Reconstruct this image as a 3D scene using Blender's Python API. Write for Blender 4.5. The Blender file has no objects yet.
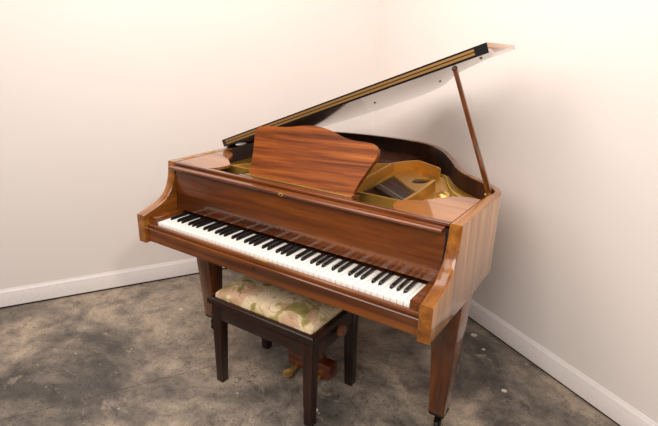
import bpy, bmesh, math, random
from mathutils import Vector, Matrix
from math import sin, cos, radians, pi, sqrt
random.seed(4)
C = bpy.context.scene.collection
sc = bpy.context.scene

# ------------------------------------------------------------------ materials
def s2l(c):
    return tuple(((v/255)/12.92 if v/255 <= .04045 else (((v/255)+.055)/1.055)**2.4) for v in c) + (1,)

class N:
    def __init__(s, name):
        s.m = bpy.data.materials.new(name); s.m.use_nodes = True
        s.t = s.m.node_tree; s.p = s.t.nodes['Principled BSDF']
        s.co = s.n('ShaderNodeTexCoord').outputs['Object']
    def n(s, typ, **kw):
        nd = s.t.nodes.new(typ)
        for k, v in kw.items(): setattr(nd, k, v)
        return nd
    def l(s, a, b): s.t.links.new(a, b)
    def map(s, scale=(1,1,1), rot=(0,0,0), loc=(0,0,0), src=None):
        m = s.n('ShaderNodeMapping'); m.inputs['Scale'].default_value = scale
        m.inputs['Rotation'].default_value = rot; m.inputs['Location'].default_value = loc
        s.l(src or s.co, m.inputs['Vector']); return m.outputs[0]
    def noise(s, vec, scale, detail=4, rough=.5, dist=0):
        k = s.n('ShaderNodeTexNoise'); k.inputs['Scale'].default_value = scale
        k.inputs['Detail'].default_value = detail; k.inputs['Roughness'].default_value = rough
        k.inputs['Distortion'].default_value = dist
        s.l(vec, k.inputs['Vector']); return k.outputs['Fac']
    def ramp(s, fac, stops, interp='LINEAR'):
        r = s.n('ShaderNodeValToRGB'); e = r.color_ramp.elements; r.color_ramp.interpolation = interp
        while len(e) < len(stops): e.new(.5)
        for i, (p, c) in enumerate(stops):
            e[i].position = p; e[i].color = s2l(c) if max(c[:3]) > 1 or len(c) == 3 and max(c) > 1 else tuple(c) + (1,)
        s.l(fac, r.inputs[0]); return r.outputs[0]
    def mix(s, fac, a, b, mode='MIX'):
        k = s.n('ShaderNodeMix', data_type='RGBA', blend_type=mode)
        for val, i in ((fac, 0), (a, 6), (b, 7)):
            if isinstance(val, (int, float, tuple)): k.inputs[i].default_value = val
            else: s.l(val, k.inputs[i])
        return k.outputs[2]
    def math(s, op, a, b=0.0, c=None):
        k = s.n('ShaderNodeMath', operation=op)
        for i, v in enumerate((a, b) + ((c,) if c is not None else ())):
            if isinstance(v, (int, float)): k.inputs[i].default_value = v
            else: s.l(v, k.inputs[i])
        return k.outputs[0]
    def base(s, v):
        if isinstance(v, tuple): s.p.inputs['Base Color'].default_value = v
        else: s.l(v, s.p.inputs['Base Color'])
    def set(s, **kw):
        for k, v in kw.items(): s.p.inputs[k.replace('_', ' ')].default_value = v
        return s
    def bump(s, h, strength=.2, dist=.01):
        b = s.n('ShaderNodeBump'); b.inputs['Strength'].default_value = strength
        b.inputs['Distance'].default_value = dist; s.l(h, b.inputs['Height'])
        s.l(b.outputs[0], s.p.inputs['Normal'])

def wood(name, dark, mid, light, axis='x', rough=.3, coat=1.0, stripe=1.0, tilt=0.0, bands=14, ior=1.5, coat_rough=.03):
    m = N(name)
    across = bands
    sc_ = {'x': (1.1, across, across), 'y': (across, 1.1, across), 'z': (across, across, .9)}[axis]
    rot = {'x': (0, tilt, 0), 'y': (0, 0, 0), 'z': (0, tilt, 0)}[axis]
    base = m.map((1, 1, 1), rot)
    v = m.map(sc_, (0, 0, 0), (.3, .7, .1), base)
    a = m.noise(v, 1.0, 5, .55, .35)
    fine = m.noise(m.map(tuple(q*9 for q in sc_), (0, 0, 0), (0, 0, 0), base), 1.0, 3, .6)
    col = m.ramp(a, [(.30, dark), (.50, mid), (.72, light)])
    f2 = m.ramp(fine, [(.35, (.62, .62, .62)), (.62, (1, 1, 1))])
    m.base(m.mix(.55*stripe, col, f2, 'MULTIPLY'))
    m.p.inputs['Specular IOR Level'].default_value = .3
    m.set(Roughness=rough, Coat_Weight=coat, Coat_Roughness=coat_rough, IOR=ior)
    return m.m

def plain(name, col, rough=.5, metal=0, coat=0, spec=.5):
    m = N(name)
    k = m.noise(m.co, 60, 2)
    c = s2l(col); d = tuple(x*.86 for x in c[:3]) + (1,)
    m.base(m.mix(k, d, c)); m.set(Roughness=rough, Metallic=metal, Coat_Weight=coat)
    m.p.inputs['Specular IOR Level'].default_value = spec
    return m.m

M = {}
M['mahog_x'] = wood('polished mahogany with long grain', (56, 22, 4), (100, 46, 10), (136, 70, 19), 'x', bands=20)
M['fall'] = wood('polished fallboard mahogany', (56, 23, 4), (98, 46, 10), (134, 71, 19), 'x', bands=20)
M['slip'] = wood('polished key slip mahogany', (68, 30, 5), (108, 53, 12), (138, 76, 21), 'x', bands=24, coat_rough=.12)
M['side_z'] = wood('pale polished case veneer', (130, 80, 32), (168, 113, 54), (196, 140, 76), 'z', bands=26, stripe=.6)
M['arm_y'] = wood('polished arm veneer', (92, 47, 12), (138, 80, 24), (176, 112, 38), 'y', bands=18, coat_rough=.16, coat=.8)
M['desk'] = wood('striped mahogany music desk', (64, 27, 8), (126, 62, 19), (164, 92, 33), 'x', rough=.36, tilt=radians(4), bands=44, coat=.0)
M['desk'].node_tree.nodes['Principled BSDF'].inputs['Specular IOR Level'].default_value = .15
M['shelf'] = wood('polished music shelf', (120, 64, 18), (160, 96, 36), (184, 120, 50), 'x', bands=14)
M['leg'] = wood('piano leg veneer', (62, 27, 5), (98, 49, 12), (128, 71, 22), 'z', bands=24, stripe=.7)
M['inner'] = wood('dark inner rim veneer', (28, 13, 6), (46, 22, 9), (66, 33, 14), 'z', rough=.45, bands=14, coat=.1)
M['lid'] = wood('polished lid underside', (88, 52, 34), (118, 74, 50), (140, 92, 64), 'x', bands=9, rough=.2, ior=1.6)
M['lid_edge'] = wood('lid edge veneer', (150, 104, 72), (176, 128, 92), (196, 150, 112), 'y', bands=14, stripe=.4)
M['lyre'] = wood('reddish lyre wood', (60, 24, 10), (96, 42, 18), (124, 60, 28), 'x', bands=16)
M['bench'] = wood('dark stained bench wood', (20, 9, 5), (38, 18, 10), (58, 29, 17), 'x', rough=.35, bands=22, coat=.3, coat_rough=.12)
M['bench_leg'] = wood('dark stained bench leg', (20, 9, 5), (38, 18, 10), (58, 29, 17), 'z', rough=.4, bands=24, coat=.2, coat_rough=.15)
M['knob'] = wood('brown knob wood', (70, 36, 20), (108, 62, 38), (132, 82, 52), 'x', bands=20)
M['sound'] = wood('spruce soundboard darkened for shade', (90, 50, 30), (116, 68, 42), (136, 84, 52), 'y', bands=30, coat=.3)  # darker than bare spruce: shade and strings above it put into the colour
M['ivory'] = plain('white key top', (243, 238, 230), .22, coat=.5)
M['ebony'] = plain('black key', (16, 14, 14), .28, coat=.4)
M['black'] = plain('black lacquer', (14, 12, 12), .25, coat=.5)
M['blackfelt'] = plain('black felt', (18, 15, 16), .9)
M['redfelt'] = plain('red felt', (96, 44, 38), .9)
M['yellowfelt'] = plain('yellow green felt', (186, 166, 60), .8)
M['ribbon'] = plain('brown damper felt', (64, 46, 38), .8)
M['grey'] = plain('grey damper rail', (120, 106, 96), .5)
M['brass'] = plain('brass', (214, 172, 98), .32, metal=.8)
M['brass_dull'] = plain('dull brass hinge', (164, 122, 68), .4, metal=.5)
M['steel'] = plain('steel string', (150, 146, 140), .3, metal=1)
M['copper'] = plain('copper wound string', (150, 84, 52), .35, metal=1)
M['cup'] = plain('dark bronze', (96, 68, 44), .4, metal=.5)
M['darkmetal'] = plain('dark metal', (34, 28, 24), .4, metal=.6)
M['white_paint'] = plain('white baseboard paint', (236, 228, 224), .38)
M['gap'] = plain('painted shade in gap under baseboard', (30, 24, 20), .9)

m = N('gold bronzed iron'); k = m.noise(m.co, 90, 3)
m.base(m.mix(k, s2l((190, 138, 54)), s2l((216, 166, 80)))); m.set(Roughness=.38, Metallic=.7); M['gold'] = m.m

m = N('painted wall'); k = m.noise(m.co, 220, 3); k2 = m.noise(m.co, 1.2, 2)
m.base(m.mix(k2, s2l((228, 219, 212)), s2l((235, 226, 220)))); m.set(Roughness=.55); m.bump(k, .05, .002); M['wall'] = m.m

# concrete floor
m = N('worn stained concrete')
big = m.noise(m.co, 1.7, 6, .62, .6)
midn = m.noise(m.map(loc=(4, 2, 0)), 9, 10, .74, .3)
fine = m.noise(m.co, 45, 8, .85)
col = m.ramp(big, [(.38, (96, 89, 82)), (.48, (142, 130, 118)), (.60, (188, 170, 150))])
c2 = m.ramp(midn, [(.36, (.32, .31, .32)), (.46, (.66, .66, .66)), (.56, (.95, .94, .92)), (.68, (1.0, .96, .9))])
col = m.mix(.85, col, c2, 'MULTIPLY')
c3 = m.ramp(fine, [(.40, (.45, .44, .43)), (.52, (1, 1, 1)), (.62, (1.25, 1.22, 1.18))])
col = m.mix(.8, col, c3, 'MULTIPLY')
# pale paint smears
sm = m.noise(m.map((1, 1.6, 1), (0, 0, .8), (7, 3, 0)), 7, 9, .75, .6)
smf = m.ramp(sm, [(.57, (0, 0, 0)), (.66, (1, 1, 1))])
col = m.mix(m.math('MULTIPLY', smf, .4), col, s2l((192, 172, 152)))
# light specks
vo = m.n('ShaderNodeTexVoronoi'); vo.inputs['Scale'].default_value = 10; m.l(m.co, vo.inputs['Vector'])
sp = m.math('LESS_THAN', m.math('ADD', vo.outputs['Distance'], m.math('MULTIPLY', midn, .12)), .115)
col = m.mix(m.math('MULTIPLY', sp, .55), col, s2l((206, 192, 176)))
# dried paint spots
for (fx, fy, fr) in ((.535, 1.087, .017), (.62, .985, .009), (.80, .72, .012), (.17, .12, .012), (-.95, .35, .012)):
    vd = m.n('ShaderNodeVectorMath', operation='DISTANCE'); m.l(m.co, vd.inputs[0]); vd.inputs[1].default_value = (fx, fy, 0)
    col = m.mix(m.math('MULTIPLY', m.math('LESS_THAN', m.math('ADD', vd.outputs['Value'], m.math('MULTIPLY', midn, .01)), fr+.005), .8), col, s2l((214, 202, 186)))
# hairline cracks
ve = m.n('ShaderNodeTexVoronoi', feature='DISTANCE_TO_EDGE'); ve.inputs['Scale'].default_value = 1.1
dv = m.n('ShaderNodeVectorMath', operation='ADD')
nz = m.n('ShaderNodeTexNoise'); nz.inputs['Scale'].default_value = 2.5; nz.inputs['Detail'].default_value = 6
m.l(m.co, nz.inputs['Vector']); m.l(m.co, dv.inputs[0]); m.l(nz.outputs['Color'], dv.inputs[1])
m.l(dv.outputs[0], ve.inputs['Vector'])
cr = m.math('LESS_THAN', ve.outputs['Distance'], .0022)
gate = m.math('GREATER_THAN', big, .5)
col = m.mix(m.math('MULTIPLY', m.math('MULTIPLY', cr, gate), .55), col, s2l((40, 32, 28)))
# saw cut joint along the floor: line through JP with direction JD
sep = m.n('ShaderNodeSeparateXYZ'); m.l(m.co, sep.inputs[0])
A_, B_ = (-0.626, -0.289), (-0.419, 0.066)
dx, dy = B_[0]-A_[0], B_[1]-A_[1]; L_ = sqrt(dx*dx+dy*dy); nx, ny = -dy/L_, dx/L_
dist = m.math('ABSOLUTE', m.math('ADD', m.math('ADD', m.math('MULTIPLY', sep.outputs[0], nx), m.math('MULTIPLY', sep.outputs[1], ny)),
              m.math('ADD', m.math('MULTIPLY', midn, .012), -(A_[0]*nx + A_[1]*ny) - .006)))
jt = m.math('LESS_THAN', dist, .0022)
lim = m.math('LESS_THAN', sep.outputs[0], -0.369)
col = m.mix(m.math('MULTIPLY', m.math('MULTIPLY', jt, lim), .6), col, s2l((44, 34, 28)))
m.base(col)
m.l(m.ramp(midn, [(.3, (.42, .42, .42)), (.7, (.7, .7, .7))]), m.p.inputs['Roughness'])
m.bump(m.math('ADD', fine, midn), .35, .004); M['floor'] = m.m

# floral fabric
m = N('cream floral fabric')
w = m.n('ShaderNodeTexNoise'); w.inputs['Scale'].default_value = 9; w.inputs['Detail'].default_value = 1.5
m.l(m.co, w.inputs['Vector'])
va = m.n('ShaderNodeVectorMath', operation='MULTIPLY_ADD'); m.l(w.outputs['Color'], va.inputs[0])
va.inputs[1].default_value = (.16, .16, .16); m.l(m.co, va.inputs[2])
vf = m.n('ShaderNodeTexVoronoi'); vf.inputs['Scale'].default_value = 8.5; m.l(va.outputs[0], vf.inputs['Vector'])
leaf = m.ramp(m.noise(va.outputs[0], 13, 1, .4), [(.42, (214, 194, 158)), (.51, (206, 184, 144)), (.55, (160, 146, 84)), (.68, (122, 110, 58))])
pink = m.ramp(m.noise(m.map(loc=(3, 1, 2), src=va.outputs[0]), 12, 1, .4), [(.55, (0, 0, 0)), (.60, (1, 1, 1))])
col = m.mix(m.math('MULTIPLY', pink, .75), leaf, s2l((188, 146, 118)))
wv = m.math('SINE', m.math('MULTIPLY', m.noise(va.outputs[0], 8, 0), 80))
line = m.math('GREATER_THAN', wv, .93)
col = m.mix(m.math('MULTIPLY', line, .55), col, s2l((130, 84, 62)))
m.base(col); m.set(Roughness=.8); m.bump(m.noise(m.co, 400, 2), .1, .002); M['fabric'] = m.m

# ------------------------------------------------------------------ mesh helpers
def link(name, bm, mats, parent=None, smooth=True, ang=35, origin=None):
    me = bpy.data.meshes.new(name)
    bmesh.ops.recalc_face_normals(bm, faces=bm.faces[:])
    bm.to_mesh(me); bm.free()
    if not isinstance(mats, (list, tuple)): mats = [mats]
    for q in mats: me.materials.append(q)
    if smooth:
        for p in me.polygons: p.use_smooth = True
        me.set_sharp_from_angle(angle=radians(ang))
    o = bpy.data.objects.new(name, me); C.objects.link(o)
    if origin is not None:
        me.transform(Matrix.Translation(-Vector(origin))); o.location = origin
    if parent: o.parent = parent
    return o

def bx(bm, x0, x1, y0, y1, z0, z1, bev=0, seg=2):
    vs = [bm.verts.new((x, y, z)) for x in (x0, x1) for y in (y0, y1) for z in (z0, z1)]
    fs = [(0, 1, 3, 2), (4, 6, 7, 5), (0, 4, 5, 1), (2, 3, 7, 6), (0, 2, 6, 4), (1, 5, 7, 3)]
    f = [bm.faces.new([vs[i] for i in q]) for q in fs]
    if bev:
        es = list({e for q in f for e in q.edges})
        bmesh.ops.bevel(bm, geom=es, offset=bev, segments=seg, affect='EDGES', profile=.5)
    return bm

def box(name, x0, x1, y0, y1, z0, z1, mat, parent=None, bev=0.001, seg=2):
    return link(name, bx(bmesh.new(), x0, x1, y0, y1, z0, z1, bev, seg), mat, parent)

def hexa(bm, bot, top, bev=0):
    """bot, top: lists of points (same length) bridged"""
    b = [bm.verts.new(p) for p in bot]; t = [bm.verts.new(p) for p in top]; n = len(b)
    f = [bm.faces.new(b[::-1]), bm.faces.new(t)]
    for i in range(n): f.append(bm.faces.new([b[i], b[(i+1) % n], t[(i+1) % n], t[i]]))
    if bev:
        es = list({e for q in f for e in q.edges})
        bmesh.ops.bevel(bm, geom=es, offset=bev, segments=2, affect='EDGES', profile=.5)
    return bm

def extrude_x(bm, prof, x0, x1, bev=0):
    return hexa(bm, [(x0, y, z) for y, z in prof], [(x1, y, z) for y, z in prof], bev)

def tube(bm, pts, r, n=8, r2=None):
    pts = [Vector(p) for p in pts]; rings = []
    for i, p in enumerate(pts):
        t = (pts[min(i+1, len(pts)-1)] - pts[max(i-1, 0)]).normalized()
        a = t.orthogonal().normalized() if i == 0 else (a - t*a.dot(t)).normalized()
        b = t.cross(a); rr = r if r2 is None else r + (r2-r)*i/(len(pts)-1)
        rings.append([bm.verts.new(p + (a*cos(2*pi*k/n) + b*sin(2*pi*k/n))*rr) for k in range(n)])
    for q, w_ in zip(rings, rings[1:]):
        for k in range(n): bm.faces.new([q[k], q[(k+1) % n], w_[(k+1) % n], w_[k]])
    bm.faces.new(rings[0][::-1]); bm.faces.new(rings[-1]); return bm

def lathe(bm, prof, n=20, mat=Matrix()):
    rings = [[bm.verts.new(mat @ Vector((r*cos(2*pi*k/n), r*sin(2*pi*k/n), z))) for k in range(n)] for r, z in prof]
    for q, w_ in zip(rings, rings[1:]):
        for k in range(n): bm.faces.new([q[k], q[(k+1) % n], w_[(k+1) % n], w_[k]])
    bm.faces.new(rings[0][::-1]); bm.faces.new(rings[-1]); return bm

def catmull(P, n=8, closed=False):
    out = []; L = len(P)
    for i in range(L if closed else L-1):
        p = [Vector(P[(i+j-1) % L] if closed else P[max(0, min(L-1, i+j-1))]) for j in range(4)]
        for k in range(n):
            t = k/n
            out.append(.5*((2*p[1]) + (p[2]-p[0])*t + (2*p[0]-5*p[1]+4*p[2]-p[3])*t*t + (3*p[1]-p[0]-3*p[2]+p[3])*t**3))
    if not closed: out.append(Vector(P[-1]))
    return out

def plate2d(name, outer, holes, z0, z1, mat, parent, bev=.0):
    cu = bpy.data.curves.new(name, 'CURVE'); cu.dimensions = '2D'; cu.fill_mode = 'BOTH'
    for loop in [outer] + holes:
        s = cu.splines.new('POLY'); s.points.add(len(loop)-1); s.use_cyclic_u = True
        for i, p in enumerate(loop): s.points[i].co = (p[0], p[1], 0, 1)
    cu.extrude = (z1-z0)/2; cu.bevel_depth = bev
    o = bpy.data.objects.new(name, cu); C.objects.link(o)
    dg = bpy.context.evaluated_depsgraph_get()
    me = bpy.data.meshes.new_from_object(o.evaluated_get(dg)); C.objects.unlink(o); bpy.data.objects.remove(o)
    me.transform(Matrix.Translation((0, 0, (z0+z1)/2)))
    me.name = name; me.materials.clear(); me.materials.append(mat)
    ob = bpy.data.objects.new(name, me); C.objects.link(ob); ob.parent = parent
    return ob

def empty(name, loc, rz=0):
    o = bpy.data.objects.new(name, None); C.objects.link(o); o.location = loc; o.rotation_euler = (0, 0, rz)
    o.empty_display_size = .1; return o

# ------------------------------------------------------------------ camera
CY, CP, CR, F = .5846, -.3399, .0212, 505.3
fwd = Vector((-sin(CY)*cos(CP), cos(CY)*cos(CP), sin(CP))); ri = Vector((cos(CY), sin(CY), 0)); up = ri.cross(fwd)
ri2 = ri*cos(CR) + up*sin(CR); up2 = -ri*sin(CR) + up*cos(CR)
cam = bpy.data.cameras.new('camera'); co = bpy.data.objects.new('camera', cam); C.objects.link(co)
mm = Matrix((ri2, up2, -fwd)).transposed().to_4x4(); mm.translation = Vector((1.1735, -1.3245, 1.5183))
co.matrix_world = mm
cam.sensor_width = 36; cam.sensor_fit = 'HORIZONTAL'; cam.lens = 36*F/658; cam.clip_start = .02
sc.camera = co

# ------------------------------------------------------------------ room
WC = Vector((-.5625, 1.8304, 0)); WA = 1.0428
dL = Vector((-cos(WA), -sin(WA), 0)); dR = Vector((sin(WA), -cos(WA), 0))
def struct(o): o['kind'] = 'structure'; return o
def corner_pt(a, b, z): return WC + dL*a + dR*b + Vector((0, 0, z))
def quadbox(name, a0, a1, b0, b1, z0, z1, mat):
    bm = bmesh.new()
    hexa(bm, [corner_pt(a, b, z0) for a, b in ((a0, b0), (a1, b0), (a1, b1), (a0, b1))],
         [corner_pt(a, b, z1) for a, b in ((a0, b0), (a1, b0), (a1, b1), (a0, b1))])
    return struct(link(name, bm, mat, smooth=False))
T_ = .014   # baseboard thickness: wall face sits behind the board
quadbox('floor', -T_-.12, 4.6, -T_-.12, 4.2, -.08, 0, M['floor'])
# left wall runs along dL (face at b = -T_), right wall along dR (face at a = -T_)
quadbox('wall_left', -T_, 4.6, -T_-.12, -T_, 0, 2.75, M['wall'])
quadbox('wall_right', -T_-.12, -T_, -T_-.12, 4.2, 0, 2.75, M['wall'])
BP = [(0.0, .012), (0.0, .082), (-.002, .086), (-.002, .096), (-.005, .102), (-.009, .107), (-.011, .114), (-T_, .115), (-T_, .012)]
def base(name, along, sgn):
    bm = bmesh.new()
    if sgn == 'L':
        a = [corner_pt(0+q, q, z) for q, z in BP]; b = [corner_pt(4.6, q, z) for q, z in BP]
    else:
        a = [corner_pt(q, q, z) for q, z in BP]; b = [corner_pt(q, 4.2, z) for q, z in BP]
    hexa(bm, a, b)
    struct(link(name, bm, M['white_paint']))
base('baseboard_left', dL, 'L'); base('baseboard_right', dR, 'R')
quadbox('gap_shade_1', -.008, 4.6, -T_, -.006, 0, .013, M['gap'])  # added dark strips stand in for the shade in the gap under the baseboards
quadbox('gap_shade_2', -T_, -.006, -.006, 4.2, 0, .013, M['gap'])

# ------------------------------------------------------------------ grand piano
P = empty('grand_piano', (0, .5, 0))
P['label'] = 'polished mahogany baby grand piano with open lid and raised music desk'; P['category'] = 'piano'
PR = bpy.data.objects.new('tmp', None)
piano_parts = []
_link = link
def plink(name, bm, mats, parent=None, **k):
    o = _link(name, bm, mats, parent or P, **k)
    if parent is None: o.location = o.location + Vector((0, -.5, 0))
    return o
def pbox(name, x0, x1, y0, y1, z0, z1, mat, parent=None, bev=.001, seg=2):
    return plink(name, bx(bmesh.new(), x0, x1, y0, y1, z0, z1, bev, seg), mat, parent)

XO, TH, ZR = .703, .044, .955
# rim path, from the front of the right arm round the bentside and tail to the front of the left arm
right = [(XO, -.036), (XO, -.02), (XO, 0), (XO, .03), (XO, .06), (XO, .09), (XO, .108), (XO, .125), (XO, .136), (XO, .145), (XO, .151), (XO, .155), (XO, .1572), (XO, .2), (XO, .3), (XO, .36), (XO, .42), (XO, .5), (XO, .56)]
curve = [(XO, .56), (.690, .618), (.650, .678), (.588, .730), (.505, .797), (.432, .884), (.356, 1.012), (.272, 1.145), (.182, 1.25), (.075, 1.318), (-.08, 1.343), (-.25, 1.338), (-.42, 1.31), (-.565, 1.25), (-.665, 1.14), (-XO, .98), (-XO, .80)]
cs = [tuple(p) for p in catmull([(x, y, 0) for x, y in [(XO, .50)] + curve + [(-XO, .7)]], 7)]
cs = [(x, y) for x, y, _ in cs if not (x > .7 and y <= .56) and not (x < -.70 and y < .80)]
path = right + cs + [(-x, y) for x, y in right[::-1] if y <= .5]
prof = [(-.04, .7485), (.03, .769), (.06, .779), (.09, .794), (.108, .808), (.125, .828), (.136, .848), (.145, .874), (.151, .900), (.155, .925), (.1572, ZR), (9, ZR)]
def ztop(y):
    for (a, b), (c_, d) in zip(prof, prof[1:]):
        if y <= c_: return b + (d-b)*max(0, min(1, (y-a)/(c_-a)))
    return ZR
def zbot(x, y):
    if y < .33: return .620 - .0*y
    if y < .50: return .620 + .012*(1-cos(pi*(y-.33)/.17))/2
    return .632
inner = []
for i, (x, y) in enumerate(path):
    a = Vector(path[max(i-1, 0)]); b = Vector(path[min(i+1, len(path)-1)]); t = (b-a).normalized()
    n = Vector((-t.y, t.x))
    if y <= .5: n = Vector((-1 if x > 0 else 1, 0))
    th = TH - .020*max(0, min(1, (y-.50)/.12))
    inner.append((x + n.x*th, y + n.y*th))
bm = bmesh.new(); rings = []
for (x, y), (u, v) in zip(path, inner):
    zt, zb = ztop(y), zbot(x, y); e = .004
    # rounded upper edges: outer bottom, outer top below, outer top, inner top, inner top below, inner bottom
    dx_, dy_ = (u-x)/TH*e, (v-y)/TH*e
    rings.append([bm.verts.new(p) for p in ((x+dx_*.5, y+dy_*.5, zb), (x, y, zb+e), (x, y, zt-e), (x+dx_*.3, y+dy_*.3, zt-e*.3), (x+dx_, y+dy_, zt), (u-dx_, v-dy_, zt), (u, v, zt-e), (u, v, zb))])
nr = len(rings[0])
for i, (q, w_) in enumerate(zip(rings, rings[1:])):
    yy = (path[i][1]+path[i+1][1])/2
    for k in range(nr):
        f = bm.faces.new([q[k], q[(k+1) % nr], w_[(k+1) % nr], w_[k]])
        if k == 6: f.material_index = 1 if yy > .2 else 2
        elif k == 3 or k in (4, 5): f.material_index = 2
        elif k in (4, 5): f.material_index = 1
        else: f.material_index = 0
f = bm.faces.new(rings[0][::-1]); f.material_index = 2
f = bm.faces.new(rings[-1]); f.material_index = 2
rim = plink('rim', bm, [M['side_z'], M['inner'], M['arm_y']], ang=40)

# key bed, slip, blocks
XI = XO - TH
pbox('key_bed', -XI, XI, -.004, .50, .625, .694, M['slip'])
slip = plink('key_slip', extrude_x(bmesh.new(), [(-.022, .628), (-.022, .6845), (-.019, .6875), (-.012, .6885), (-.012, .692), (-.016, .694), (-.016, .703), (-.012, .7065), (-.0035, .7065), (-.0035, .628)], -XI, XI), M['slip'])
pbox('lock_plate', -.032, .030, -.0165, -.006, .7060, .7078, M['brass'], bev=.0005)
bm = lathe(bmesh.new(), [(.0035, 0), (.0035, .001)], 12, Matrix.Translation((-.029, -.0221, .669)) @ Matrix.Rotation(pi/2, 4, 'X'))
bx(bm, -.0305, -.0275, -.0229, -.0221, .660, .668)
plink('keyhole', bm, M['darkmetal'])
for s in (-1, 1):
    a, b = sorted((s*.6125, s*(XI)))
    pbox('key_block', a, b, -.006, .152, .690, .737, M['slip'], bev=.003)

# keys
KW = 1.223/52
wm = bx(bmesh.new(), .0012, KW-.0012, 0, .152, .696, .7195, .0012, 2)
wobj = plink('white_key', wm, M['ivory'])
bkm = hexa(bmesh.new(), [(-.0058, .052, .716), (.0058, .052, .716), (.0058, .152, .716), (-.0058, .152, .716)],
           [(-.0044, .0585, .7315), (.0044, .0585, .7315), (.0044, .152, .7315), (-.0044, .152, .7315)], .0012)
bobj = plink('black_key', bkm, M['ebony'])
for i in range(52):
    o = wobj if i == 0 else wobj.copy()
    if i: C.objects.link(o)
    o.location.x = -.6115 + KW*i
    L = 'ABCDEFG'[i % 7]
first = True
for i in range(51):
    if 'ABCDEFG'[i % 7] in 'ACDFG':
        o = bobj if first else bobj.copy()
        if not first: C.objects.link(o)
        first = False
        sh = {'A': .002, 'C': -.002, 'D': .002, 'F': -.0025, 'G': 0}['ABCDEFG'[i % 7]]
        o.location.x = -.6115 + KW*(i+1) + sh

# fallboard and its top moulding
fb = plink('fallboard', extrude_x(bmesh.new(), [(.1515, .7345), (.1505, .745), (.1530, .80), (.1560, .86), (.1575, .9273), (.1575, .7345)]+0*[(.172, .917), (.172, .7345)], -.6565, .648), M['fall'], ang=20)
_c = []
for k in range(9):
    a = -pi/2 + pi*k/8
    _c.append((.1250 - .008*cos(a), .9345 + .0070*sin(a)))
md = plink('fallboard_moulding', extrude_x(bmesh.new(), _c[::-1][::-1] + [(.1570, .9415), (.1570, .9275)], -.6565, .647), M['mahog_x'], ang=50)
bm = lathe(bmesh.new(), [(.009, 0), (.009, .0012), (.0075, .002)], 16, Matrix.Translation((-.004, .1166, .9345)) @ Matrix.Rotation(pi/2, 4, 'X') @ Matrix.Diagonal((1.5, .75, 1, 1)))
lk = plink('lock_escutcheon', bm, M['brass'])
bm = lathe(bmesh.new(), [(.0038, .0018), (.0038, .0026)], 12, Matrix.Translation((-.004, .1166, .9345)) @ Matrix.Rotation(pi/2, 4, 'X'))
_link('keyhole', bm, M['black'], lk)
pbox('fallboard_felt', -.6575, .6575, .158, .170, .73, .93, M['blackfelt'], bev=0)
# front rail above
pbox('front_rail', -XI, XI, .1572, .178, .942, ZR-.0005, M['mahog_x'], bev=.003, seg=3)
pbox('desk_hinge', -.262, .262, .196, .213, ZR-.001, ZR+.0022, M['brass'], bev=.0008)

# music shelf side panels (glossy, with scalloped inner ends)
def shelf(name, pts):
    bm = bmesh.new(); hexa(bm, [(x, y, ZR-.013) for x, y in pts], [(x, y, ZR-.0015) for x, y in pts])
    return plink(name, bm, M['shelf'])
sc_r = catmull([(.452, .1785, 0), (.430, .205, 0), (.420, .24, 0), (.422, .28, 0), (.455, .312, 0), (.50, .352, 0), (.535, .41, 0), (.575, .455, 0), (.61, .470, 0), (XI-.0005, .470, 0)], 6)
ptsR = [(XI-.0005, .1785)] + [(p.x, max(p.y, .1785)) for p in sc_r][::-1]
shelf('music_shelf', ptsR)
sc_l = [(-p.x-.01 if p.x < XI-.02 else -p.x, max(p.y, .1785)) for p in sc_r]
shelf('music_shelf', [(-(XI-.0005), .1785)] + sc_l[::-1])

# music desk: outline in the plane of the leaning board
DESK = [(-0.246, 0.205, 0.958), (-0.251, 0.22, 0.988), (-0.255, 0.239, 1.027), (-0.266, 0.262, 1.073), (-0.276, 0.282, 1.112), (-0.274, 0.293, 1.134), (-0.253, 0.299, 1.145), (-0.206, 0.301, 1.15), (-0.143, 0.303, 1.154), (-0.093, 0.306, 1.16), (-0.045, 0.31, 1.169), (0.007, 0.313, 1.174), (0.056, 0.312, 1.172), (0.102, 0.308, 1.164), (0.147, 0.302, 1.152), (0.19, 0.298, 1.144), (0.226, 0.297, 1.143), (0.264, 0.298, 1.143), (0.295, 0.296, 1.14), (0.313, 0.289, 1.127), (0.319, 0.279, 1.107), (0.311, 0.267, 1.082), (0.296, 0.25, 1.049), (0.281, 0.236, 1.019), (0.27, 0.221, 0.99), (0.266, 0.21, 0.969), (0.268, 0.205, 0.958)]
KD = .5
nv = Vector((0, 1, -KD)).normalized()
sm_ = catmull([tuple(p) for p in DESK], 4)
bm = bmesh.new(); hexa(bm, [tuple(p) for p in sm_], [tuple(p + nv*.020) for p in sm_], 0)
desk = plink('music_desk', bm, [M['desk']], ang=30)
# desk support leg behind
for x in (0, -.18): plink('desk_prop', tube(bmesh.new(), [(x, .273, 1.05), (x, .34, .950)], .006), M['brass_dull'])
plink('desk_tray', bx(bmesh.new(), -.285, .275, .1785, .236, .935, .9535, .001), M['mahog_x'])

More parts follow.
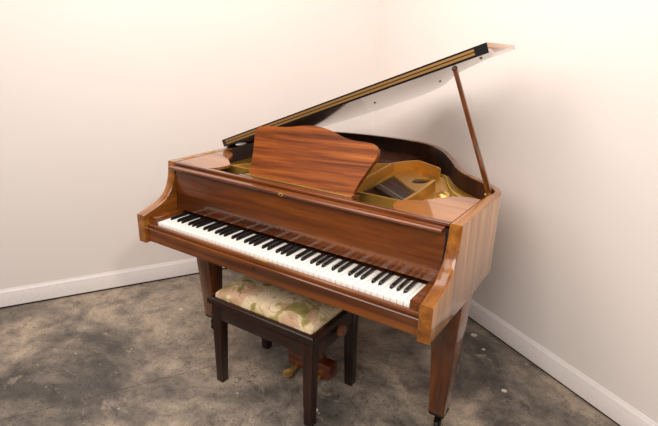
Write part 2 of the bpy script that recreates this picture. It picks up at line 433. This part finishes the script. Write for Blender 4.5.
# iron plate
inpath = [(u, v) for (x, y), (u, v) in zip(path, inner) if y > .34]
ins = []
for i, (x, y) in enumerate(inpath):
    a = Vector(inpath[max(i-1, 0)]); b = Vector(inpath[min(i+1, len(inpath)-1)]); t = (b-a).normalized()
    ins.append((x - t.y*.006, y + t.x*.006))
outer = [(.653, .335)] + [p for p in ins if p[1] > .34] + [(-.653, .335)]
def ell(cx, cy, rx, ry, n=24, rot=0):
    return [(cx + rx*cos(a)*cos(rot) - ry*sin(a)*sin(rot), cy + rx*cos(a)*sin(rot) + ry*sin(a)*cos(rot)) for a in [2*pi*k/n for k in range(n)]]
holes = [
    [(.135, .36), (.39, .36), (.385, .60), (.33, .635), (.26, .69), (.18, .77), (.112, .845)],
    [(.425, .36), (.60, .36), (.60, .44), (.53, .55), (.415, .60)],
    [(-.18, .36), (.10, .36), (.07, .80), (-.17, 1.04)],
    [(-.18, 1.10), (.065, .865), (.105, .95), (.16, 1.012), (.22, .992), (.26, .966), (.315, .935), (.30, 1.0), (.245, 1.09), (.15, 1.20), (.05, 1.26), (-.10, 1.28), (-.17, 1.28)],
    [(-.475, .36), (-.21, .36), (-.195, .98)],
    [(-.62, .36), (-.53, .36), (-.23, 1.10), (-.26, 1.20), (-.45, 1.18), (-.60, 1.0)],
    ell(.272, .812, .036, .058, 24, -.15)]
_i = [k for k, p in enumerate(outer) if -.19 < p[0] < .335 and p[1] > .9]
p_outer = outer[:_i[0]] + [(.315, .935), (.26, .966), (.22, .992), (.16, 1.012), (.105, .95), (.060, .868), (-.175, 1.12)] + outer[_i[-1]+1:]
holes.pop(3)
plate = plate2d('iron_plate', p_outer, holes, .868, .880, M['gold'], P, .0015); plate.location = (0, -.5, 0)
def strut(pts, w, z0, z1, name='plate_strut'):
    bm = bmesh.new(); v = []
    P3 = [Vector((x, y, 0)) for x, y in pts]
    L, R_ = [], []
    for i, p in enumerate(P3):
        t = (P3[min(i+1, len(P3)-1)] - P3[max(i-1, 0)]).normalized(); n = Vector((-t.y, t.x, 0))*w/2
        L.append(p+n); R_.append(p-n)
    rr = [[bm.verts.new((q.x, q.y, z)) for q, z in ((a, z0), (b, z0), (b.lerp(a, .12), z1), (a.lerp(b, .12), z1))] for a, b in zip(L, R_)]
    for q, w_ in zip(rr, rr[1:]):
        for k in range(4): bm.faces.new([q[k], q[(k+1) % 4], w_[(k+1) % 4], w_[k]])
    bm.faces.new(rr[0][::-1]); bm.faces.new(rr[-1])
    o = link(name, bm, M['gold'], plate); return o
strut([(.138, .345), (.12, .6), (.094, .86)], .016, .878, .93)
strut([(.403, .345), (.398, .5), (.380, .70)], .018, .878, .93)
strut([(-.50, .345), (-.34, .733), (-.19, 1.097)], .024, .878, .925)
strut([(-.03, .72), (.03, .785), (.094, .858), (.125, .935), (.168, .992), (.21, .975), (.253, .949), (.30, .925), (.325, .900)], .012, .878, .93, 'plate_flange')
strut([(-.64, .345), (0, .345), (.46, .345)], .016, .86, .93, 'plate_flange')
# shallow dome and screws on the treble end
bm = lathe(bmesh.new(), [(.045, 0), (.043, .006), (.034, .012), (.018, .016), (.004, .017)], 24, Matrix.Translation((.447, .655, .879)) @ Matrix.Diagonal((.75, .75, 1.4, 1)))
link('plate_boss', bm, M['brass'], plate)
for x, y in ((.34, .80), (.31, .97), (.50, .66), (.22, .92)):
    link('plate_bolt', lathe(bmesh.new(), [(.008, 0), (.008, .004), (.004, .007)], 12, Matrix.Translation((x, y, .879))), M['brass'], plate)
# soundboard and pin block
sb = plate2d('soundboard', outer, [], .812, .820, M['sound'], P); sb.location = (0, -.5, 0)
pbox('pin_block', -.655, .655, .225, .334, .83, .86, M['inner'])
# dark action cavity wall under the front rail
pbox('action_back', -.655, .655, .2185, .224, .70, .85, M['blackfelt'], bev=0)
# felt strip round the treble rim
fpts = catmull([(.335, .955, .89), (.36, .926, .89), (.42, .80, .89), (.475, .715, .89), (.53, .665, .89), (.60, .60, .89), (.64, .53, .89)], 6)
fpts = [Vector((p.x-.006, p.y-.01, p.z)) for p in fpts]
plink('rim_felt', tube(bmesh.new(), fpts, .0032, 6), M['yellowfelt'])
# dampers
def ribbon(name, off, w, z0, z1, mat):
    pts = catmull([(-.60, .66, 0), (-.3, .71, 0), (-.05, .735, 0), (.10, .722, 0), (.20, .665, 0), (.30, .592, 0), (.38, .55, 0)], 6)
    bm = bmesh.new(); rr = []
    for i, p in enumerate(pts):
        t = (pts[min(i+1, len(pts)-1)] - pts[max(i-1, 0)]).normalized(); n = Vector((-t.y, t.x, 0))
        a, b = p + n*(off-w/2), p + n*(off+w/2)
        rr.append([bm.verts.new((q.x, q.y, z)) for q, z in ((a, z0), (b, z0), (b, z1), (a, z1))])
    for q, w_ in zip(rr, rr[1:]):
        for k in range(4): bm.faces.new([q[k], q[(k+1) % 4], w_[(k+1) % 4], w_[k]])
    bm.faces.new(rr[0][::-1]); bm.faces.new(rr[-1])
    return plink(name, bm, mat)
ribbon('damper_row', 0, .045, .850, .867, M['ribbon'])
ribbon('damper_felt', .030, .010, .850, .870, M['redfelt'])
ribbon('damper_felt', .060, .045, .850, .866, M['ribbon'])
ribbon('damper_rail', -.034, .010, .850, .871, M['grey'])
# strings: one per note
def yend(x):
    best = 0
    for (a, b), (c_, d) in zip(outer[1:-1], outer[2:-1]):
        if (a-x)*(c_-x) <= 0 and a != c_: best = max(best, b + (d-b)*(x-a)/(c_-a))
    return best
for i in range(88):
    x = .585 - 1.17*i/87
    bass = i >= 60
    x1 = x + (.31 if bass else -.10*i/60)
    y1 = min(yend(max(min(x1, .62), -.60)) - .07, .50 + .85*(i/50)**1.1)
    y1 = max(y1, .43)
    z = .892 if bass else .8835
    bm = tube(bmesh.new(), [(x, .353, z), (x1, y1, z)], .0014 if bass else .0007, 4)
    plink('string', bm, M['copper'] if bass else M['steel'], smooth=False)

# lid (opened about the left side) with its front flap folded back on top
TH_L = radians(21.25); HX, HZ = -XO, .9575; YF = .515; TILT = radians(1.8)
def lidp(s, y, t):
    z_drop = -(y-YF)*math.tan(TILT)
    return (HX + s*cos(TH_L) - (t+z_drop)*sin(TH_L), y, HZ + s*sin(TH_L) + (t+z_drop)*cos(TH_L))
out = [(x, y) for x, y in path if y > .56]
lo = [(2*XO, YF)] + [(XO+x, y) for x, y in out if y > .56 and not (x < -.70 and y < .97)] + [(.004, .8), (.004, YF)]
lo = [(max(s, .004), y) for s, y in lo]
bm = bmesh.new(); hexa(bm, [lidp(s, y, .001) for s, y in lo], [lidp(s, y, .0185) for s, y in lo])
for f in bm.faces:
    if len(f.verts) == 4 and abs(f.normal.length) >= 0: f.material_index = 1
lid = plink('lid', bm, [M['lid'], M['lid_edge']], ang=30)
FD = .345
bm = bmesh.new(); fl = [(2*XO+.004, YF), (2*XO+.004, YF+FD), (.004, YF+FD), (.004, YF)]
hexa(bm, [lidp(s, y, .0195) for s, y in fl], [lidp(s, y, .0375) for s, y in fl], .0008)
bm.faces.ensure_lookup_table()
_link('lid_flap', bm, [M['lid_edge']], lid)
def lidbar(name, s0, s1, y0, y1, t0, t1, mat, parent=lid, bev=0):
    bm = bmesh.new(); q = [(s0, y0), (s1, y0), (s1, y1), (s0, y1)]
    hexa(bm, [lidp(s, y, t0) for s, y in q], [lidp(s, y, t1) for s, y in q], bev)
    return _link(name, bm, mat, parent)
lidbar('lid_edge_band', .004, 2*XO+.003, YF-.0025, YF, .001, .0375, M['black'])
lidbar('lid_hinge', .03, 2*XO-.045, YF-.0045, YF-.0025, .0215, .0305, M['brass_dull'])
lidbar('lid_hinge', .03, 2*XO-.045, YF-.0045, YF-.0025, .0090, .0178, M['brass_dull'])
lidbar('lid_hinge_knuckle', .03, 2*XO-.045, YF-.0055, YF-.0045, .0188, .0202, M['darkmetal'])
for s, y in ((1.355, YF+.07), (1.05, YF+.40), (.72, YF+.36)):
    p = Vector(lidp(s, y, .001)); q = Vector(lidp(s, y, -.003))
    _link('lid_bumper', tube(bmesh.new(), [p, q], .005, 10), M['brass_dull'], lid)
# hinge leaves on the left rim
for y in (.262, .392):
    pbox('rim_hinge', -.690, -.672, y-.03, y+.03, ZR-.0005, ZR+.0018, M['brass'], bev=.0006)
for y in (.56, 1.0):
    pbox('lid_bracket', -.700, -.662, y-.03, y+.03, ZR-.0005, ZR+.004, M['darkmetal'])
# lid prop
pb = Vector((.652, .605, .935))
s_, y_ = 1.272, .528
pt_ = Vector(lidp(s_, y_, .000))
def bar(a, b, w, w2, bm=None):
    bm = bm or bmesh.new(); t = (b-a).normalized(); u = t.cross(Vector((0, 1, 0))).normalized(); v = t.cross(u)
    hexa(bm, [a+u*i*w+v*j*w*.8 for i, j in ((-1, -1), (1, -1), (1, 1), (-1, 1))], [b+u*i*w2+v*j*w2*.8 for i, j in ((-1, -1), (1, -1), (1, 1), (-1, 1))], .0012)
    return bm
dirp = (pt_-pb).normalized()
prop = plink('lid_prop', bar(pb, pt_-dirp*.014, .010, .0075), M['leg'])
rotm = dirp.to_track_quat('Z', 'Y').to_matrix().to_4x4(); rotm.translation = pt_-dirp*.018
_link('prop_cup', lathe(bmesh.new(), [(.006, 0), (.0095, .003), (.011, .009), (.009, .014), (.006, .017)], 16, rotm), M['cup'], prop)
rm = rotm.copy(); rm.translation = pb
_link('prop_pivot', lathe(bmesh.new(), [(.007, -.020), (.007, .020)], 12, Matrix.Translation(pb) @ Matrix.Rotation(pi/2, 4, 'Y')), M['brass_dull'], prop)
pbox('prop_bracket', .645, .6585, .575, .625, .905, .925, M['brass'])

# legs
def leg(cx0, cy0, cx1, cy1, zt=.625, w0=.056, w1=.032):
    bm = bmesh.new()
    def sq(cx, cy, w, z): return [(cx-w, cy-w, z), (cx+w, cy-w, z), (cx+w, cy+w, z), (cx-w, cy+w, z)]
    hexa(bm, sq(cx1, cy1, w1, .094), sq(cx0, cy0, w0, zt), .003)
    L = plink('leg', bm, M['leg'])
    bm = bmesh.new(); hexa(bm, sq(cx1, cy1, w1-.004, .082), sq(cx1, cy1, w1+.0015, .095), .001)
    _link('leg_ferrule', bm, M['darkmetal'], L)
    bm = bmesh.new(); tube(bm, [(cx1, cy1, .085), (cx1, cy1, .045)], .009, 10)
    bx(bm, cx1-.012, cx1-.009, cy1-.012, cy1+.012, .020, .06, 0); bx(bm, cx1+.009, cx1+.012, cy1-.012, cy1+.012, .020, .06, 0)
    bx(bm, cx1-.012, cx1+.012, cy1-.012, cy1+.012, .055, .06, 0)
    c_ = _link('caster', bm, M['darkmetal'], L)
    _link('caster_wheel', lathe(bmesh.new(), [(.016, -.008), (.0215, -.006), (.0215, .006), (.016, .008)], 20, Matrix.Translation((cx1, cy1, .0215)) @ Matrix.Rotation(pi/2, 4, 'Y')), M['darkmetal'], L)
leg(.645, .315, .640, .318); leg(-.645, .315, -.640, .318); leg(-.30, 1.14, -.30, 1.14, .815)
bm = bmesh.new(); bx(bm, -.66, .66, .52, .60, .64, .80); bx(bm, -.25, -.15, .60, 1.28, .70, .80); plink('rim_brace', bm, M['inner'])

# pedal lyre
bm = bmesh.new(); bx(bm, -.105, .132, .280, .345, .030, .105, .004)
ly = plink('pedal_lyre', bm, M['lyre'])
for x in (-.035, .062):
    _link('lyre_post', hexa(bmesh.new(), [(x-.016, .295, .104), (x+.016, .295, .104), (x+.016, .33, .104), (x-.016, .33, .104)], [(x-.02, .29, .60), (x+.02, .29, .60), (x+.02, .335, .60), (x-.02, .335, .60)], .002), M['lyre'], ly)
_link('lyre_head', bx(bmesh.new(), -.12, .145, .27, .36, .595, .626, .003), M['lyre'], ly)
for x in (-.052, .078):
    bm = bmesh.new(); n = 14; top, bot = [], []
    for k in range(n+1):
        a = pi*k/n; top.append((x + .023*cos(a), .212 - .026*sin(a)))
    pts = [(x+.010, .281), (x+.014, .245)] + top + [(x-.014, .245), (x-.010, .281)]
    hexa(bm, [(p, q, .030) for p, q in pts], [(p, q, .040) for p, q in pts], .0012)
    _link('pedal', bm, M['brass'], ly)
tube_ = tube(bmesh.new(), [(.0135, .345, .09), (.0135, .62, .66)], .006)
_link('lyre_rod', tube_, M['brass_dull'], ly)

# ------------------------------------------------------------------ bench
BW, BD, BH = .562, .382, .438
BX, BY, BA = -.052, .198, .006
B = empty('piano_bench', (BX, BY, 0), BA)
B['label'] = 'low dark wooden bench with cream and green floral padded seat'; B['category'] = 'bench'
hw, hd = BW/2, BD/2
# seat frame: moulded band (ring)
bm = bmesh.new()
def ring(bm, loops):
    rr = [[bm.verts.new(p) for p in ((-a, -b, z), (a, -b, z), (a, b, z), (-a, b, z))] for a, b, z in loops]
    for q, w_ in zip(rr, rr[1:]):
        for k in range(4): bm.faces.new([q[k], q[(k+1) % 4], w_[(k+1) % 4], w_[k]])
    return rr
lp = [(hw-.030, hd-.030, BH-.035), (hw-.004, hd-.004, BH-.035), (hw, hd, BH-.031), (hw, hd, BH-.007), (hw-.006, hd-.006, BH-.001), (hw-.010, hd-.010, BH), (hw-.019, hd-.019, BH), (hw-.022, hd-.022, BH-.003), (hw-.022, hd-.022, BH-.012)]
rr = ring(bm, lp); bm.faces.new(rr[-1]); bm.faces.new(rr[0][::-1])
link('seat_frame', bm, M['bench'], B)
# apron rails: long front/back, short sides with cutout for the knob
ins_ = .014
link('apron', bx(bmesh.new(), -hw+.05, hw-.05, -hd+ins_, -hd+ins_+.02, BH-.105, BH-.035, .002), M['bench'], B)
link('apron', bx(bmesh.new(), -hw+.05, hw-.05, hd-ins_-.02, hd-ins_, BH-.105, BH-.035, .002), M['bench'], B)
for s in (-1, 1):
    a, b = sorted((s*(hw-ins_), s*(hw-ins_-.02)))
    bm = bmesh.new(); bx(bm, a, b, -hd+.05, hd-.05, BH-.115, BH-.035, .002)
    ap = link('apron', bm, M['bench'], B)
    km = Matrix.Translation((s*(hw-.016), .0, BH-.062)) @ Matrix.Rotation(s*pi/2, 4, 'Y')
    link('adjusting_knob', lathe(bmesh.new(), [(.008, 0), (.009, .008), (.020, .014), (.026, .020), (.026, .032), (.020, .039), (.006, .041)], 20, km), M['knob'], B)
for sx in (-1, 1):
    for sy in (-1, 1):
        def sqr(w, z, off):
            cx, cy = sx*(hw-.012-off), sy*(hd-.012-off)
            return [(cx-sx*w*2*i, cy-sy*w*2*j, z) for i, j in ((0, 0), (1, 0), (1, 1), (0, 1))]
        bm = bmesh.new(); hexa(bm, sqr(.0185, 0, .002), sqr(.025, BH-.0355, 0), .002)
        link('leg', bm, M['bench_leg'], B)
# cushion
bm = bmesh.new(); nx_, ny_ = 36, 26; g = []
cw, cd = hw-.021, hd-.021
for j in range(ny_+1):
    row = []
    for i in range(nx_+1):
        u = -1 + 2*i/nx_; v = -1 + 2*j/ny_
        uu = math.copysign(1-(1-abs(u))**1.6, u); vv = math.copysign(1-(1-abs(v))**1.6, v)
        e = (1-abs(uu)**5)**.5*(1-abs(vv)**5)**.5 if abs(uu) < 1 and abs(vv) < 1 else 0
        h = .016 + .036*e*(1-.18*uu*uu-.12*vv*vv)
        if abs(u) == 1 or abs(v) == 1: h = 0.0
        # rounded plan corners
        k = 1-.02*(abs(uu)*abs(vv))**6
        row.append(bm.verts.new((uu*cw*k, vv*cd*k, BH-.004+h)))
    g.append(row)
for j in range(ny_):
    for i in range(nx_): bm.faces.new([g[j][i], g[j][i+1], g[j+1][i+1], g[j+1][i]])
bot = [g[0][i] for i in range(nx_+1)] + [g[j][nx_] for j in range(1, ny_+1)] + [g[ny_][i] for i in range(nx_-1, -1, -1)] + [g[j][0] for j in range(ny_-1, 0, -1)]
bm.faces.new(bot[::-1])
cu_ = link('seat_cushion', bm, M['fabric'], B, ang=75)

# ------------------------------------------------------------------ lights
def area(name, loc, target, size, power, col, sy=None):
    l = bpy.data.lights.new(name, 'AREA'); l.energy = power; l.color = col; l.size = size
    if sy: l.shape = 'RECTANGLE'; l.size_y = sy
    o = bpy.data.objects.new(name, l); C.objects.link(o); o.location = loc
    o.rotation_euler = (Vector(target)-Vector(loc)).to_track_quat('-Z', 'Y').to_euler(); return o
WARM = (1, .94, .89)
area('ceiling_lamp', (-.15, .10, 2.7), (0, .7, 0), 1.3, 29, WARM)
area('ceiling_lamp', (-.9, -1.7, 2.7), (.5, .8, .9), 1.4, 28, WARM)
area('ceiling_lamp', (.75, -2.3, 2.7), (.7, 1.1, 1.0), 1.4, 74, WARM)
area('ceiling_lamp', (2.0, -1.2, 2.7), (.7, .8, .6), .3, 34, WARM)
w = bpy.data.worlds.new('world'); sc.world = w; w.use_nodes = True
w.node_tree.nodes['Background'].inputs[0].default_value = (1, .90, .82, 1)
w.node_tree.nodes['Background'].inputs[1].default_value = .20
bpy.data.objects.remove(PR)
sc.view_settings.view_transform = 'Standard'; sc.view_settings.look = 'None'
sc.view_settings.exposure = -.12; sc.view_settings.gamma = 1
